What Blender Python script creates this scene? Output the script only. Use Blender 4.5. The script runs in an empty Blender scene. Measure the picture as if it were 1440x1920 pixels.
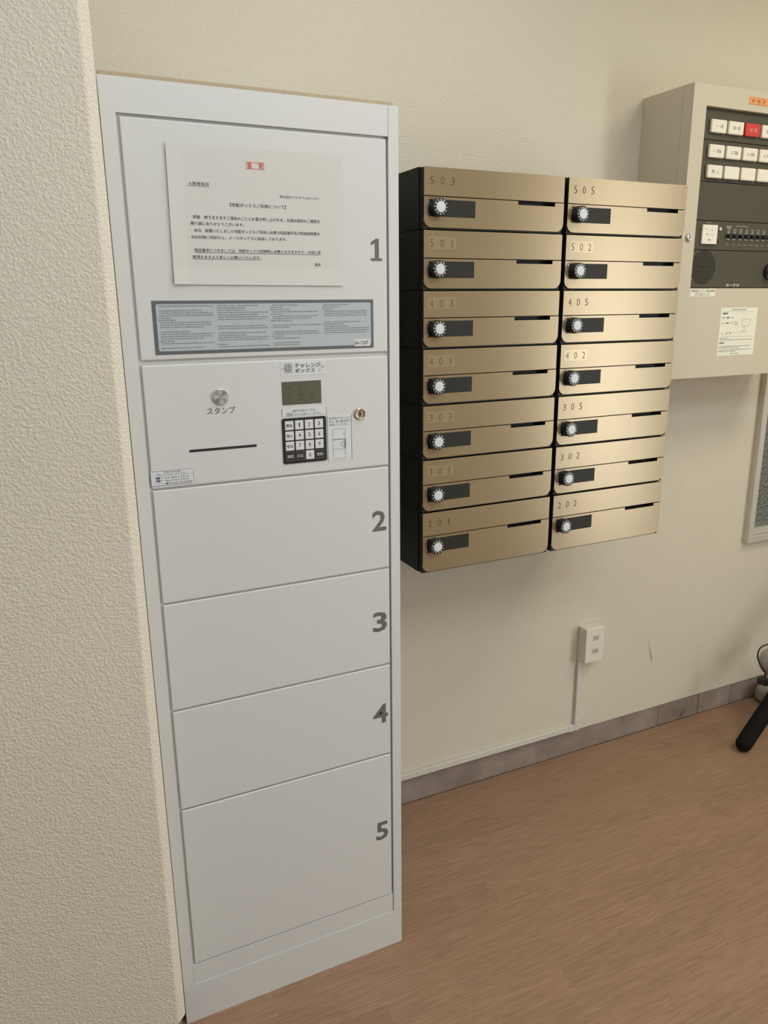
import bpy, bmesh, math, random
from mathutils import Vector, Matrix

random.seed(7)
SC = bpy.context.scene
COL = SC.collection
PI = math.pi

# ---------------------------------------------------------------- camera
CAM_POS = Vector((-0.164785, -1.806122, 1.460563))
YAW, PITCH, ROLL, FPX = -0.4404, -0.2627, -0.0098, 1444.66
cam_d = bpy.data.cameras.new('camera')
cam_d.sensor_fit = 'HORIZONTAL'
cam_d.sensor_width = 36.0
cam_d.lens = FPX / 1440.0 * 36.0
cam_d.clip_start = 0.02
cam = bpy.data.objects.new('camera', cam_d)
COL.objects.link(cam)
fw = Vector((math.sin(-YAW) * math.cos(PITCH), math.cos(YAW) * math.cos(PITCH), math.sin(PITCH)))
r0 = Vector((math.cos(YAW), math.sin(YAW), 0))
u0 = r0.cross(fw)
rt = math.cos(ROLL) * r0 + math.sin(ROLL) * u0
up = -math.sin(ROLL) * r0 + math.cos(ROLL) * u0
m3 = Matrix((rt, up, -fw)).transposed()
cam.matrix_world = Matrix.Translation(CAM_POS) @ m3.to_4x4()
SC.camera = cam

# ---------------------------------------------------------------- world, lights, exposure
world = bpy.data.worlds.new('daylight')
SC.world = world
world.use_nodes = True
bg = world.node_tree.nodes['Background']
bg.inputs[0].default_value = (0.85, 0.92, 1.0, 1)
bg.inputs[1].default_value = 0.05

def area(name, loc, rot, sx, sy, power, color):
    d = bpy.data.lights.new(name, 'AREA')
    d.shape = 'RECTANGLE'
    d.size, d.size_y = sx, sy
    d.energy = power
    d.color = color
    o = bpy.data.objects.new(name, d)
    o.location = loc
    o.rotation_euler = rot
    COL.objects.link(o)
    return o

# daylight through the glazed entrance door in the right wall
area('daylight_door', (3.17, -2.72, 1.1), (PI / 2, 0, PI / 2), 0.76, 1.95, 47, (0.88, 0.94, 1.0))
# ceiling lamps of the hall, plus an added rear fill
area('ceiling_lamp_wall', (0.6, -0.8, 2.57), (0, 0, 0), 0.8, 0.8, 6.2, (1.0, 0.99, 0.97))
area('added_fill_rear', (0.9, -2.4, 2.57), (0, 0, 0), 1.3, 1.0, 25.5, (0.94, 0.97, 1.0))  # added fill, takes over part of the door light to soften shadows
area('ceiling_lamp_right', (2.2, -1.2, 2.57), (0, 0, 0), 0.9, 0.6, 17.5, (1.0, 0.93, 0.70))
area('ceiling_lamp_left', (-0.3, -1.6, 2.57), (0, 0, 0), 1.3, 1.0, 9.5, (0.78, 0.88, 1.0))

SC.view_settings.view_transform = 'Standard'
SC.view_settings.look = 'None'
SC.view_settings.gamma = 1.0
SC.view_settings.use_curve_mapping = False
SC.view_settings.exposure = 0.0

# ---------------------------------------------------------------- materials
def lin(c):
    out = []
    for v in c:
        v /= 255.0
        out.append(v / 12.92 if v <= 0.04045 else ((v + 0.055) / 1.055) ** 2.4)
    return (*out, 1.0)

def new_mat(name):
    m = bpy.data.materials.new(name)
    m.use_nodes = True
    nt = m.node_tree
    return m, nt, nt.nodes['Principled BSDF']

def plain(name, rgb, rough=0.5, metal=0.0, spec=0.5, coat=0.0, var=0.03, scale=40.0):
    """procedural material: base colour with a faint noise mottling and roughness variation"""
    m, nt, b = new_mat(name)
    n = nt.nodes.new('ShaderNodeTexNoise')
    n.inputs['Scale'].default_value = scale
    n.inputs['Detail'].default_value = 3
    g = nt.nodes.new('ShaderNodeNewGeometry')
    nt.links.new(g.outputs['Position'], n.inputs['Vector'])
    r = nt.nodes.new('ShaderNodeMix')
    r.data_type = 'RGBA'
    c = lin(rgb)
    r.inputs[6].default_value = tuple(v * (1 - var) for v in c[:3]) + (1,)
    r.inputs[7].default_value = tuple(min(1, v * (1 + var)) for v in c[:3]) + (1,)
    nt.links.new(n.outputs['Fac'], r.inputs[0])
    nt.links.new(r.outputs[2], b.inputs['Base Color'])
    b.inputs['Roughness'].default_value = rough
    b.inputs['Metallic'].default_value = metal
    b.inputs['Specular IOR Level'].default_value = spec
    b.inputs['Coat Weight'].default_value = coat
    return m

def plaster(name, rgb, scale=230.0, strength=0.55, dist=0.004):
    m, nt, b = new_mat(name)
    g = nt.nodes.new('ShaderNodeNewGeometry')
    n1 = nt.nodes.new('ShaderNodeTexNoise')
    n1.inputs['Scale'].default_value = scale
    n1.inputs['Detail'].default_value = 2.5
    n1.inputs['Roughness'].default_value = 0.55
    n2 = nt.nodes.new('ShaderNodeTexNoise')
    n2.inputs['Scale'].default_value = 2.2
    n2.inputs['Detail'].default_value = 4
    for n in (n1, n2):
        nt.links.new(g.outputs['Position'], n.inputs['Vector'])
    ramp = nt.nodes.new('ShaderNodeValToRGB')
    ramp.color_ramp.elements[0].position = 0.38
    ramp.color_ramp.elements[1].position = 0.66
    nt.links.new(n1.outputs['Fac'], ramp.inputs[0])
    mix = nt.nodes.new('ShaderNodeMix')
    mix.data_type = 'RGBA'
    c = lin(rgb)
    mix.inputs[6].default_value = tuple(v * 0.94 for v in c[:3]) + (1,)
    mix.inputs[7].default_value = tuple(min(1, v * 1.03) for v in c[:3]) + (1,)
    nt.links.new(n2.outputs['Fac'], mix.inputs[0])
    nt.links.new(mix.outputs[2], b.inputs['Base Color'])
    bump = nt.nodes.new('ShaderNodeBump')
    bump.inputs['Strength'].default_value = strength
    bump.inputs['Distance'].default_value = dist
    nt.links.new(ramp.outputs[0], bump.inputs['Height'])
    nt.links.new(bump.outputs[0], b.inputs['Normal'])
    b.inputs['Roughness'].default_value = 0.85
    b.inputs['Specular IOR Level'].default_value = 0.25
    return m

def wood(name):
    m, nt, b = new_mat(name)
    g = nt.nodes.new('ShaderNodeNewGeometry')
    oi = nt.nodes.new('ShaderNodeObjectInfo')
    mp = nt.nodes.new('ShaderNodeMapping')
    mp.inputs['Scale'].default_value = (8.0, 140, 1)
    off = nt.nodes.new('ShaderNodeCombineXYZ')
    mul = nt.nodes.new('ShaderNodeMath')
    mul.operation = 'MULTIPLY'
    mul.inputs[1].default_value = 37.0
    nt.links.new(oi.outputs['Random'], mul.inputs[0])
    nt.links.new(mul.outputs[0], off.inputs[0])
    nt.links.new(mul.outputs[0], off.inputs[2])
    add = nt.nodes.new('ShaderNodeVectorMath')
    nt.links.new(g.outputs['Position'], add.inputs[0])
    nt.links.new(off.outputs[0], add.inputs[1])
    nt.links.new(add.outputs[0], mp.inputs['Vector'])
    n = nt.nodes.new('ShaderNodeTexNoise')
    n.inputs['Scale'].default_value = 1.6
    n.inputs['Detail'].default_value = 6
    n.inputs['Roughness'].default_value = 0.62
    n.inputs['Distortion'].default_value = 0.25
    nt.links.new(mp.outputs[0], n.inputs['Vector'])
    ramp = nt.nodes.new('ShaderNodeValToRGB')
    e = ramp.color_ramp.elements
    e[0].position, e[1].position = 0.25, 0.75
    e[0].color = lin((127, 98, 76))
    e[1].color = lin((161, 130, 105))
    nt.links.new(n.outputs['Fac'], ramp.inputs[0])
    hsv = nt.nodes.new('ShaderNodeHueSaturation')
    mr = nt.nodes.new('ShaderNodeMapRange')
    mr.inputs[3].default_value = 0.94
    mr.inputs[4].default_value = 1.05
    nt.links.new(oi.outputs['Random'], mr.inputs[0])
    nt.links.new(mr.outputs[0], hsv.inputs['Value'])
    nt.links.new(ramp.outputs[0], hsv.inputs['Color'])
    nt.links.new(hsv.outputs[0], b.inputs['Base Color'])
    bump = nt.nodes.new('ShaderNodeBump')
    bump.inputs['Strength'].default_value = 0.15
    bump.inputs['Distance'].default_value = 0.001
    nt.links.new(n.outputs['Fac'], bump.inputs['Height'])
    nt.links.new(bump.outputs[0], b.inputs['Normal'])
    b.inputs['Roughness'].default_value = 0.5
    b.inputs['Specular IOR Level'].default_value = 0.35
    return m

def brushed(name, rgb):
    m, nt, b = new_mat(name)
    g = nt.nodes.new('ShaderNodeNewGeometry')
    mp = nt.nodes.new('ShaderNodeMapping')
    mp.inputs['Scale'].default_value = (6, 6, 900)
    nt.links.new(g.outputs['Position'], mp.inputs['Vector'])
    n = nt.nodes.new('ShaderNodeTexNoise')
    n.inputs['Scale'].default_value = 1.0
    n.inputs['Detail'].default_value = 2
    nt.links.new(mp.outputs[0], n.inputs['Vector'])
    mix = nt.nodes.new('ShaderNodeMix')
    mix.data_type = 'RGBA'
    c = lin(rgb)
    mix.inputs[6].default_value = tuple(v * 0.93 for v in c[:3]) + (1,)
    mix.inputs[7].default_value = tuple(min(1, v * 1.05) for v in c[:3]) + (1,)
    nt.links.new(n.outputs['Fac'], mix.inputs[0])
    nt.links.new(mix.outputs[2], b.inputs['Base Color'])
    b.inputs['Metallic'].default_value = 0.55
    b.inputs['Roughness'].default_value = 0.33
    b.inputs['Anisotropic'].default_value = 0.8
    b.inputs['Anisotropic Rotation'].default_value = 0.25
    t = nt.nodes.new('ShaderNodeTangent')
    t.direction_type = 'UV_MAP'
    t.uv_map = 'UVMap'
    nt.links.new(t.outputs[0], b.inputs['Tangent'])
    return m

def stone(name):
    m, nt, b = new_mat(name)
    g = nt.nodes.new('ShaderNodeNewGeometry')
    oi = nt.nodes.new('ShaderNodeObjectInfo')
    n = nt.nodes.new('ShaderNodeTexNoise')
    n.inputs['Scale'].default_value = 11
    n.inputs['Detail'].default_value = 7
    n.inputs['Roughness'].default_value = 0.65
    nt.links.new(g.outputs['Position'], n.inputs['Vector'])
    ramp = nt.nodes.new('ShaderNodeValToRGB')
    e = ramp.color_ramp.elements
    e[0].position, e[1].position = 0.30, 0.70
    e[0].color = lin((122, 109, 100))
    e[1].color = lin((152, 138, 130))
    nt.links.new(n.outputs['Fac'], ramp.inputs[0])
    hsv = nt.nodes.new('ShaderNodeHueSaturation')
    mr = nt.nodes.new('ShaderNodeMapRange')
    mr.inputs[3].default_value = 0.94
    mr.inputs[4].default_value = 1.06
    nt.links.new(oi.outputs['Random'], mr.inputs[0])
    nt.links.new(mr.outputs[0], hsv.inputs['Value'])
    nt.links.new(ramp.outputs[0], hsv.inputs['Color'])
    nt.links.new(hsv.outputs[0], b.inputs['Base Color'])
    b.inputs['Roughness'].default_value = 0.6
    return m

def figured_glass(name):
    m, nt, b = new_mat(name)
    g = nt.nodes.new('ShaderNodeNewGeometry')
    v = nt.nodes.new('ShaderNodeTexVoronoi')
    v.inputs['Scale'].default_value = 85
    nt.links.new(g.outputs['Position'], v.inputs['Vector'])
    bump = nt.nodes.new('ShaderNodeBump')
    bump.inputs['Strength'].default_value = 0.8
    bump.inputs['Distance'].default_value = 0.006
    nt.links.new(v.outputs['Distance'], bump.inputs['Height'])
    nt.links.new(bump.outputs[0], b.inputs['Normal'])
    b.inputs['Base Color'].default_value = lin((150, 156, 148))
    b.inputs['Transmission Weight'].default_value = 0.55
    b.inputs['Roughness'].default_value = 0.28
    b.inputs['IOR'].default_value = 1.45
    return m

M = {}
M['wall'] = plaster('wall_plaster', (219, 212, 193), scale=300.0, strength=0.42)
M['pillar'] = plaster('pillar_plaster', (218, 211, 194), scale=250.0, strength=0.38)
M['ceiling'] = plaster('ceiling_plaster', (228, 224, 212))
M['wood'] = wood('wood_floor')
M['stone'] = stone('skirting_stone')
M['stain'] = plain('skirting_stain', (112, 99, 91), 0.7)
M['joint'] = plain('joint_mortar', (112, 104, 97), 0.9)
M['white'] = plain('locker_white_enamel', (208, 209, 206), 0.34, coat=0.08, var=0.01)
M['shell'] = plain('locker_shell_enamel', (190, 192, 197), 0.4, var=0.01)
M['number'] = plain('number_grey_ink', (98, 99, 97), 0.6)
M['ink'] = plain('black_ink', (50, 50, 50), 0.7)
M['ink_soft'] = plain('grey_ink', (104, 107, 108), 0.7)
M['ink_plate'] = plain('plate_ink', (128, 134, 136), 0.7)
M['navy'] = plain('navy_ink', (74, 82, 108), 0.7)
M['red_ink'] = plain('red_ink', (216, 96, 84), 0.7)
M['paper'] = plain('notice_paper', (206, 206, 199), 0.8, var=0.015, scale=14)
M['plate_rim'] = plain('plate_rim_grey', (92, 97, 97), 0.5)
M['plate'] = plain('plate_face_grey', (176, 184, 186), 0.5)
M['label'] = plain('clear_label', (212, 214, 214), 0.45)
M['label_grey'] = plain('label_grey', (190, 192, 192), 0.5)
M['steel'] = plain('spun_steel', (200, 200, 198), 0.22, metal=1.0)
nt0 = M['steel'].node_tree
tg = nt0.nodes.new('ShaderNodeTangent'); tg.direction_type = 'RADIAL'; tg.axis = 'Y'
bs = nt0.nodes['Principled BSDF']; bs.inputs['Anisotropic'].default_value = 0.9; bs.inputs['Roughness'].default_value = 0.35
nt0.links.new(tg.outputs[0], bs.inputs['Tangent'])
M['lock_metal'] = plain('lock_nickel', (190, 178, 160), 0.28, metal=1.0)
M['black'] = plain('black_plastic', (24, 25, 22), 0.4)
M['slot'] = plain('slot_black', (28, 28, 28), 0.6)
M['hole'] = plain('speaker_hole_black', (10, 9, 7), 0.9, spec=0.1)
M['lcd'] = plain('lcd_olive', (88, 90, 72), 0.25, var=0.06, scale=120)
M['lcd_rim'] = plain('lcd_rim', (84, 87, 80), 0.4)
M['lcd_char'] = plain('lcd_faint', (74, 76, 58), 0.3)
M['pad'] = plain('keypad_black', (22, 23, 22), 0.45)
M['key'] = plain('key_white', (212, 213, 212), 0.5)
M['key_dark'] = plain('key_black', (36, 37, 36), 0.5)
M['casing'] = plain('mailbox_black', (14, 14, 10), 0.5, spec=0.3)
M['frame_blk'] = plain('mailbox_frame_black', (30, 30, 23), 0.5, spec=0.3)
M['brass'] = brushed('champagne_brushed_metal', (149, 132, 103))
M['brass_film'] = brushed('number_film', (160, 143, 112))
M['mail_ink'] = plain('mailbox_number_ink', (84, 68, 46), 0.6)
M['mail_tag'] = plain('mailbox_number_film', (158, 140, 108), 0.36, metal=0.35)
M['nameplate'] = plain('mailbox_nameplate', (36, 35, 27), 0.5, spec=0.25)
M['dial'] = plain('dial_black', (14, 14, 12), 0.4)
M['dial_face'] = plain('dial_face', (206, 210, 210), 0.45)
M['chrome'] = plain('chrome', (215, 215, 215), 0.15, metal=1.0)
M['panel'] = plain('panel_beige_enamel', (196, 186, 165), 0.5, var=0.02, scale=8)
M['module'] = plain('module_charcoal', (74, 70, 57), 0.6, spec=0.3)
M['module_gap'] = plain('module_gap', (40, 37, 30), 0.7)
M['lampkey'] = plain('lamp_key_white', (228, 222, 206), 0.4)
M['lampkey_red'] = plain('lamp_key_red', (200, 52, 52), 0.4)
M['panel_ink'] = plain('panel_white_ink', (196, 194, 180), 0.6)
M['panel_ink_dim'] = plain('panel_dim_ink', (136, 133, 118), 0.6)
M['key_ink'] = plain('lamp_key_ink', (132, 130, 118), 0.6)
M['orange'] = plain('orange_label', (226, 160, 98), 0.5)
M['orange_ink'] = plain('orange_label_ink', (160, 84, 36), 0.6)
M['sheet'] = plain('instruction_sheet', (226, 224, 206), 0.6)
M['alu'] = plain('window_aluminium', (205, 200, 190), 0.4, metal=0.35)
M['glass'] = figured_glass('figured_glass')
M['duct'] = plain('duct_white', (206, 204, 192), 0.45)
M['outlet'] = plain('outlet_white', (222, 216, 204), 0.4)
M['socket'] = plain('socket_ivory', (196, 188, 172), 0.45)
M['scuff'] = plain('scuff_grey', (172, 163, 144), 0.9)
M['tube'] = plain('black_rubber', (9, 9, 7), 0.75, spec=0.2)
M['cable'] = plain('cable_dark', (36, 24, 16), 0.5)
M['grey_plastic'] = plain('grey_plastic', (150, 147, 140), 0.25)
M['tan_strip'] = plain('tan_mottled', (178, 163, 136), 0.9, var=0.12, scale=150)
M['dim_backing'] = plain('backing_painted_dim', (70, 74, 70), 0.9)  # dark colour standing in for an unlit space behind the glass

# ---------------------------------------------------------------- builders
def mesh_obj(name, me, mat, parent=None, kind=None, smooth=False):
    if mat is not None and not me.materials:
        me.materials.append(mat if not isinstance(mat, str) else M[mat])
    o = bpy.data.objects.new(name, me)
    COL.objects.link(o)
    if parent is not None:
        o.parent = parent
    if kind:
        o['kind'] = kind
    if smooth:
        for p in me.polygons:
            p.use_smooth = True
    return o

def thing(name, label, cat, loc, group=None):
    o = bpy.data.objects.new(name, None)
    o.empty_display_size = 0.05
    o.location = loc
    COL.objects.link(o)
    o['label'] = label
    o['category'] = cat
    if group:
        o['group'] = group
    return o

def bm_box(bm, b, bevel=0.0, seg=2):
    x0, x1, y0, y1, z0, z1 = b
    mat = Matrix.Translation(((x0 + x1) / 2, (y0 + y1) / 2, (z0 + z1) / 2)) @ Matrix.Diagonal((x1 - x0, y1 - y0, z1 - z0, 1))
    r = bmesh.ops.create_cube(bm, size=1.0, matrix=mat)
    if bevel > 0:
        es = list({e for v in r['verts'] for e in v.link_edges})
        bmesh.ops.bevel(bm, geom=es, offset=bevel, segments=seg, profile=0.5, affect='EDGES')

def bm_mesh(bm, name, uv=False):
    me = bpy.data.meshes.new(name)
    bmesh.ops.recalc_face_normals(bm, faces=bm.faces[:])
    if uv:
        lay = bm.loops.layers.uv.new('UVMap')
        for f in bm.faces:
            for l in f.loops:
                l[lay].uv = (l.vert.co.x, l.vert.co.z)
    bm.to_mesh(me)
    bm.free()
    return me

def boxes(name, bl, mat, parent=None, bevel=0.0, seg=2, org=(0, 0, 0), kind=None, uv=False):
    """one mesh object made of boxes given in world coordinates (x0,x1,y0,y1,z0,z1)"""
    if not isinstance(bl[0], (tuple, list)):
        bl = [bl]
    bm = bmesh.new()
    for b in bl:
        bm_box(bm, (b[0] - org[0], b[1] - org[0], b[2] - org[1], b[3] - org[1], b[4] - org[2], b[5] - org[2]), bevel, seg)
    return mesh_obj(name, bm_mesh(bm, name, uv), mat, parent, kind)

def prism_y(pts, y0, y1, name, bevel=0.0, uv=False):
    """polygon pts (x,z) extruded along y"""
    bm = bmesh.new()
    a = [bm.verts.new((x, y0, z)) for x, z in pts]
    c = [bm.verts.new((x, y1, z)) for x, z in pts]
    bm.faces.new(a)
    bm.faces.new(c[::-1])
    n = len(pts)
    for i in range(n):
        bm.faces.new((a[i], a[(i + 1) % n], c[(i + 1) % n], c[i]))
    if bevel:
        fe = [e for e in bm.edges if abs(e.verts[0].co.y - y0) < 1e-9 and abs(e.verts[1].co.y - y0) < 1e-9]
        bmesh.ops.bevel(bm, geom=fe, offset=bevel, segments=2, profile=0.5, affect='EDGES')
    return bm_mesh(bm, name, uv)

def rounded(x0, x1, z0, z1, r, n=5, corners=(1, 1, 1, 1)):
    """rounded rectangle outline, corners order: bl, br, tr, tl"""
    pts = []
    for (cx, cz, a0), on in zip(((x0 + r, z0 + r, PI), (x1 - r, z0 + r, 1.5 * PI), (x1 - r, z1 - r, 0), (x0 + r, z1 - r, 0.5 * PI)), corners):
        if on:
            for k in range(n + 1):
                a = a0 + k * 0.5 * PI / n
                pts.append((cx + r * math.cos(a), cz + r * math.sin(a)))
        else:
            pts.append((cx + (-r if cx < (x0 + x1) / 2 else r), cz + (-r if cz < (z0 + z1) / 2 else r)))
    return pts

def lathe_y(profile, name, n=28, cx=0, cz=0):
    """profile list of (radius, y) revolved around a y-axis through (cx,cz)"""
    vs, fs = [], []
    for r, y in profile:
        for k in range(n):
            a = 2 * PI * k / n
            vs.append((cx + r * math.cos(a), y, cz + r * math.sin(a)))
    for i in range(len(profile) - 1):
        for k in range(n):
            a, b = i * n + k, i * n + (k + 1) % n
            fs.append((a, b, b + n, a + n))
    fs.append(tuple(range(n)))
    fs.append(tuple(range((len(profile) - 1) * n, len(profile) * n))[::-1])
    bm = bmesh.new()
    bv = [bm.verts.new(v) for v in vs]
    for f in fs:
        bm.faces.new([bv[i] for i in f])
    return bm_mesh(bm, name)

def tube_mesh(path, rad, name, n=14, cap=True):
    """tube along a list of points; rad number or list"""
    P = [Vector(p) for p in path]
    R = rad if isinstance(rad, (list, tuple)) else [rad] * len(P)
    vs, fs = [], []
    ref = Vector((0, 1, 0.001))
    for i, p in enumerate(P):
        t = (P[min(i + 1, len(P) - 1)] - P[max(i - 1, 0)]).normalized()
        a = ref.cross(t)
        if a.length < 1e-4:
            a = Vector((1, 0, 0)).cross(t)
        a.normalize()
        b = t.cross(a)
        for k in range(n):
            w = 2 * PI * k / n
            vs.append(p + R[i] * (math.cos(w) * a + math.sin(w) * b))
    for i in range(len(P) - 1):
        for k in range(n):
            q, s = i * n + k, i * n + (k + 1) % n
            fs.append((q, s, s + n, q + n))
    fs.append(tuple(range(n))[::-1])
    fs.append(tuple(range((len(P) - 1) * n, len(P) * n)))
    me = bpy.data.meshes.new(name)
    me.from_pydata([tuple(v) for v in vs], [], fs)
    bm = bmesh.new()
    bm.from_mesh(me)
    bmesh.ops.recalc_face_normals(bm, faces=bm.faces[:])
    bm.to_mesh(me)
    bm.free()
    return me

def text_pts(s, weight=0.0, res=2):
    cu = bpy.data.curves.new('lettering', 'FONT')
    cu.body = s
    cu.size = 1.0
    cu.resolution_u = res
    cu.offset = weight
    o = bpy.data.objects.new('lettering', cu)
    COL.objects.link(o)
    dg = bpy.context.evaluated_depsgraph_get()
    me = bpy.data.meshes.new_from_object(o.evaluated_get(dg))
    vs = [tuple(v.co) for v in me.vertices]
    fs = [tuple(p.vertices) for p in me.polygons]
    bpy.data.objects.remove(o)
    bpy.data.curves.remove(cu)
    bpy.data.meshes.remove(me)
    return vs, fs

def text_mesh(items, y, name, org=(0, 0, 0)):
    """items: (string, x0, x1, z0, z1[, weight]) -> one flat mesh facing -y; every string is fitted to its box"""
    V, F = [], []
    for it in items:
        s, x0, x1, z0, z1 = it[:5]
        vs, fs = text_pts(s, it[5] if len(it) > 5 else 0.0)
        if not vs:
            continue
        ax = min(v[0] for v in vs); bx = max(v[0] for v in vs)
        ay = min(v[1] for v in vs); by = max(v[1] for v in vs)
        k = len(V)
        for v in vs:
            V.append((x0 + (v[0] - ax) / (bx - ax) * (x1 - x0) - org[0], y - org[1], z0 + (v[1] - ay) / (by - ay) * (z1 - z0) - org[2]))
        F += [tuple(i + k for i in f) for f in fs]
    me = bpy.data.meshes.new(name)
    me.from_pydata(V, [], F)
    return me

def text(name, items, y, mat, parent, org=(0, 0, 0)):
    return mesh_obj(name, text_mesh(items, y, name, org), mat, parent)

def flat_rects(name, rl, y, mat, parent, org=(0, 0, 0), kind=None, th=0.0002):
    """thin printed bars (x0,x1,z0,z1) in one mesh"""
    V, F = [], []
    for x0, x1, z0, z1 in rl:
        k = len(V)
        for yy in (y, y + th):
            V += [(x0 - org[0], yy - org[1], z0 - org[2]), (x1 - org[0], yy - org[1], z0 - org[2]), (x1 - org[0], yy - org[1], z1 - org[2]), (x0 - org[0], yy - org[1], z1 - org[2])]
        F += [(k, k + 1, k + 2, k + 3), (k + 7, k + 6, k + 5, k + 4)]
        for i in range(4):
            j = (i + 1) % 4
            F.append((k + j, k + i, k + 4 + i, k + 4 + j))
    me = bpy.data.meshes.new(name)
    me.from_pydata(V, [], F)
    return mesh_obj(name, me, mat, parent, kind)

def outline(x0, x1, z0, z1, t):
    return [(x0, x1, z1 - t, z1), (x0, x1, z0, z0 + t), (x0, x0 + t, z0, z1), (x1 - t, x1, z0, z1)]

def print_lines(x0, x1, z, h, rng, fill=0.9, gap=0.0012):
    """a row of short dashes standing for fine print too small to read"""
    out, x = [], x0
    end = x0 + (x1 - x0) * fill
    while x < end:
        w = rng.uniform(0.0016, 0.006)
        out.append((x, min(x + w, end), z, z + h * rng.uniform(0.75, 1.0)))
        x += w + gap * rng.uniform(0.4, 1.2)
    return out

# ================================================================ THE SETTING
SK = 0.084          # skirting height
CEIL = 2.6
XL, XR, YF = -2.2, 3.2, -4.0
PX, PY = -0.008, -0.530     # right face and front face of the left wall
WX0, WX1, WZ0, WZ1 = 2.086, 2.80, 0.647, 1.95   # window opening in the back wall

floor = boxes('floor', (XL - 0.1, XR + 0.1, YF - 0.1, 0.1, -0.06, -0.004), 'wood', kind='structure')
floor['label'] = 'brown wood-grain strip floor of the hall'

# floor strips
PW = 0.075
plank_len = [0.60, 0.75, 0.90]
plank_me = []
for L in plank_len:
    bm = bmesh.new()
    bm_box(bm, (0.0, L, 0.0, PW, -0.004, 0.0), 0.0)
    me = bm_mesh(bm, 'plank')
    me.materials.append(M['wood'])
    plank_me.append(me)
rng = random.Random(3)
count = 0
for row in range(int(2.1 / PW)):
    y0 = -(row + 1) * PW
    x = -0.35 + rng.uniform(-0.5, 0.0)
    while x < 3.0:
        k = rng.choice((0, 1, 1, 2))
        if y0 > PY and x + plank_len[k] < 0.0:
            x += plank_len[k]
            continue
        if count < 290:
            o = bpy.data.objects.new('plank', plank_me[k])
            o.location = (x, y0, 0)
            COL.objects.link(o)
            o.parent = floor
            count += 1
        x += plank_len[k]

# back wall with the window opening; plaster stops above a stone skirting
wall_back = boxes('wall_back', [
    (PX, WX0, 0, 0.14, SK, CEIL), (WX1, XR + 0.1, 0, 0.14, SK, CEIL),
    (WX0, WX1, 0, 0.14, SK, WZ0), (WX0, WX1, 0, 0.14, WZ1, CEIL)], 'wall', kind='structure')
wall_back['label'] = 'cream rough-plastered wall behind lockers and mailboxes'
sc_pts = [(1.676, 0.352), (1.681, 0.338), (1.686, 0.318), (1.692, 0.300), (1.696, 0.284), (1.704, 0.262)]
mesh_obj('scuff_mark', tube_mesh([(x, 0.0005, z) for x, z in sc_pts], [0.0006, 0.0012, 0.0016, 0.0026, 0.0030, 0.0007], 'scuff_mark', 6), 'scuff', wall_back)

base_back = boxes('baseboard_back', (0.0, XR, 0.0085, 0.14, 0.0, SK), 'joint', kind='structure')
base_back['label'] = 'grey stone skirting along the foot of the back wall'
cuts = [0.0, 0.45, 1.7585, 1.9503, 2.114, 2.71, 3.2]
for a, b in zip(cuts[:-1], cuts[1:]):
    boxes('tile', (a + 0.001, b - 0.001, 0.003 + random.uniform(-0.0006, 0.0006), 0.0085, 0.0, SK - 0.0005), 'stone', base_back, bevel=0.0008, seg=1)
mesh_obj('stain', tube_mesh([(1.866, 0.0030, 0.004), (1.869, 0.0027, 0.014), (1.876, 0.0026, 0.026), (1.884, 0.0027, 0.038), (1.889, 0.0030, 0.044)], [0.001, 0.004, 0.0055, 0.004, 0.001], 'stain', 8), 'stain', base_back)

# left wall: face parallel to the back wall, chamfered corner, stone skirting set back below
def prism_z(plan, z0, z1, name, bev=None):
    bm = bmesh.new()
    a = [bm.verts.new((x, y, z0)) for x, y in plan]
    c = [bm.verts.new((x, y, z1)) for x, y in plan]
    bm.faces.new(a[::-1])
    bm.faces.new(c)
    n = len(plan)
    for i in range(n):
        bm.faces.new((a[i], a[(i + 1) % n], c[(i + 1) % n], c[i]))
    if bev:
        es = [e for e in bm.edges if abs(e.verts[0].co.z - z0) < 1e-6 and abs(e.verts[1].co.z - z0) < 1e-6]
        bmesh.ops.bevel(bm, geom=es, offset=bev, segments=2, profile=0.5, affect='EDGES')
    return bm_mesh(bm, name)

CH = 0.0165
wall_left = mesh_obj('wall_left', prism_z([(XL - 0.1, PY), (PX - CH - 0.002, PY), (PX - CH + 0.001, PY + 0.001), (PX - 0.001, PY + CH - 0.001), (PX, PY + CH + 0.002), (PX, 0.14), (XL - 0.1, 0.14)], SK, CEIL, 'wall_left', 0.004), 'pillar', kind='structure')
wall_left['label'] = 'rough-plastered wall with a chamfered corner left of the white locker'
base_left = mesh_obj('baseboard_left', prism_z([(XL - 0.1, PY + 0.008), (PX - CH - 0.002, PY + 0.008), (PX - 0.008, PY + CH + 0.004), (PX - 0.008, 0.14), (XL - 0.1, 0.14)], 0.0, SK, 'baseboard_left'), 'stone', kind='structure')

# rest of the hall, out of the picture
boxes('ceiling', (XL - 0.1, XR + 0.1, YF - 0.1, 0.14, CEIL, CEIL + 0.1), 'ceiling', kind='structure')
boxes('wall_right', [(XR, XR + 0.12, -2.32, 0.0, 0, CEIL), (XR, XR + 0.12, YF, -3.12, 0, CEIL), (XR, XR + 0.12, -3.12, -2.32, 2.1, CEIL)], 'wall', kind='structure')
boxes('wall_front', [(XL, -1.55, YF - 0.12, YF, 0, CEIL), (1.15, XR, YF - 0.12, YF, 0, CEIL), (-1.55, 1.15, YF - 0.12, YF, 2.4, CEIL), (-1.55, 1.15, YF - 0.12, YF, 0, 0.3)], 'wall', kind='structure')
boxes('wall_side', (XL - 0.12, XL, YF, PY, 0, CEIL), 'wall', kind='structure')

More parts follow.
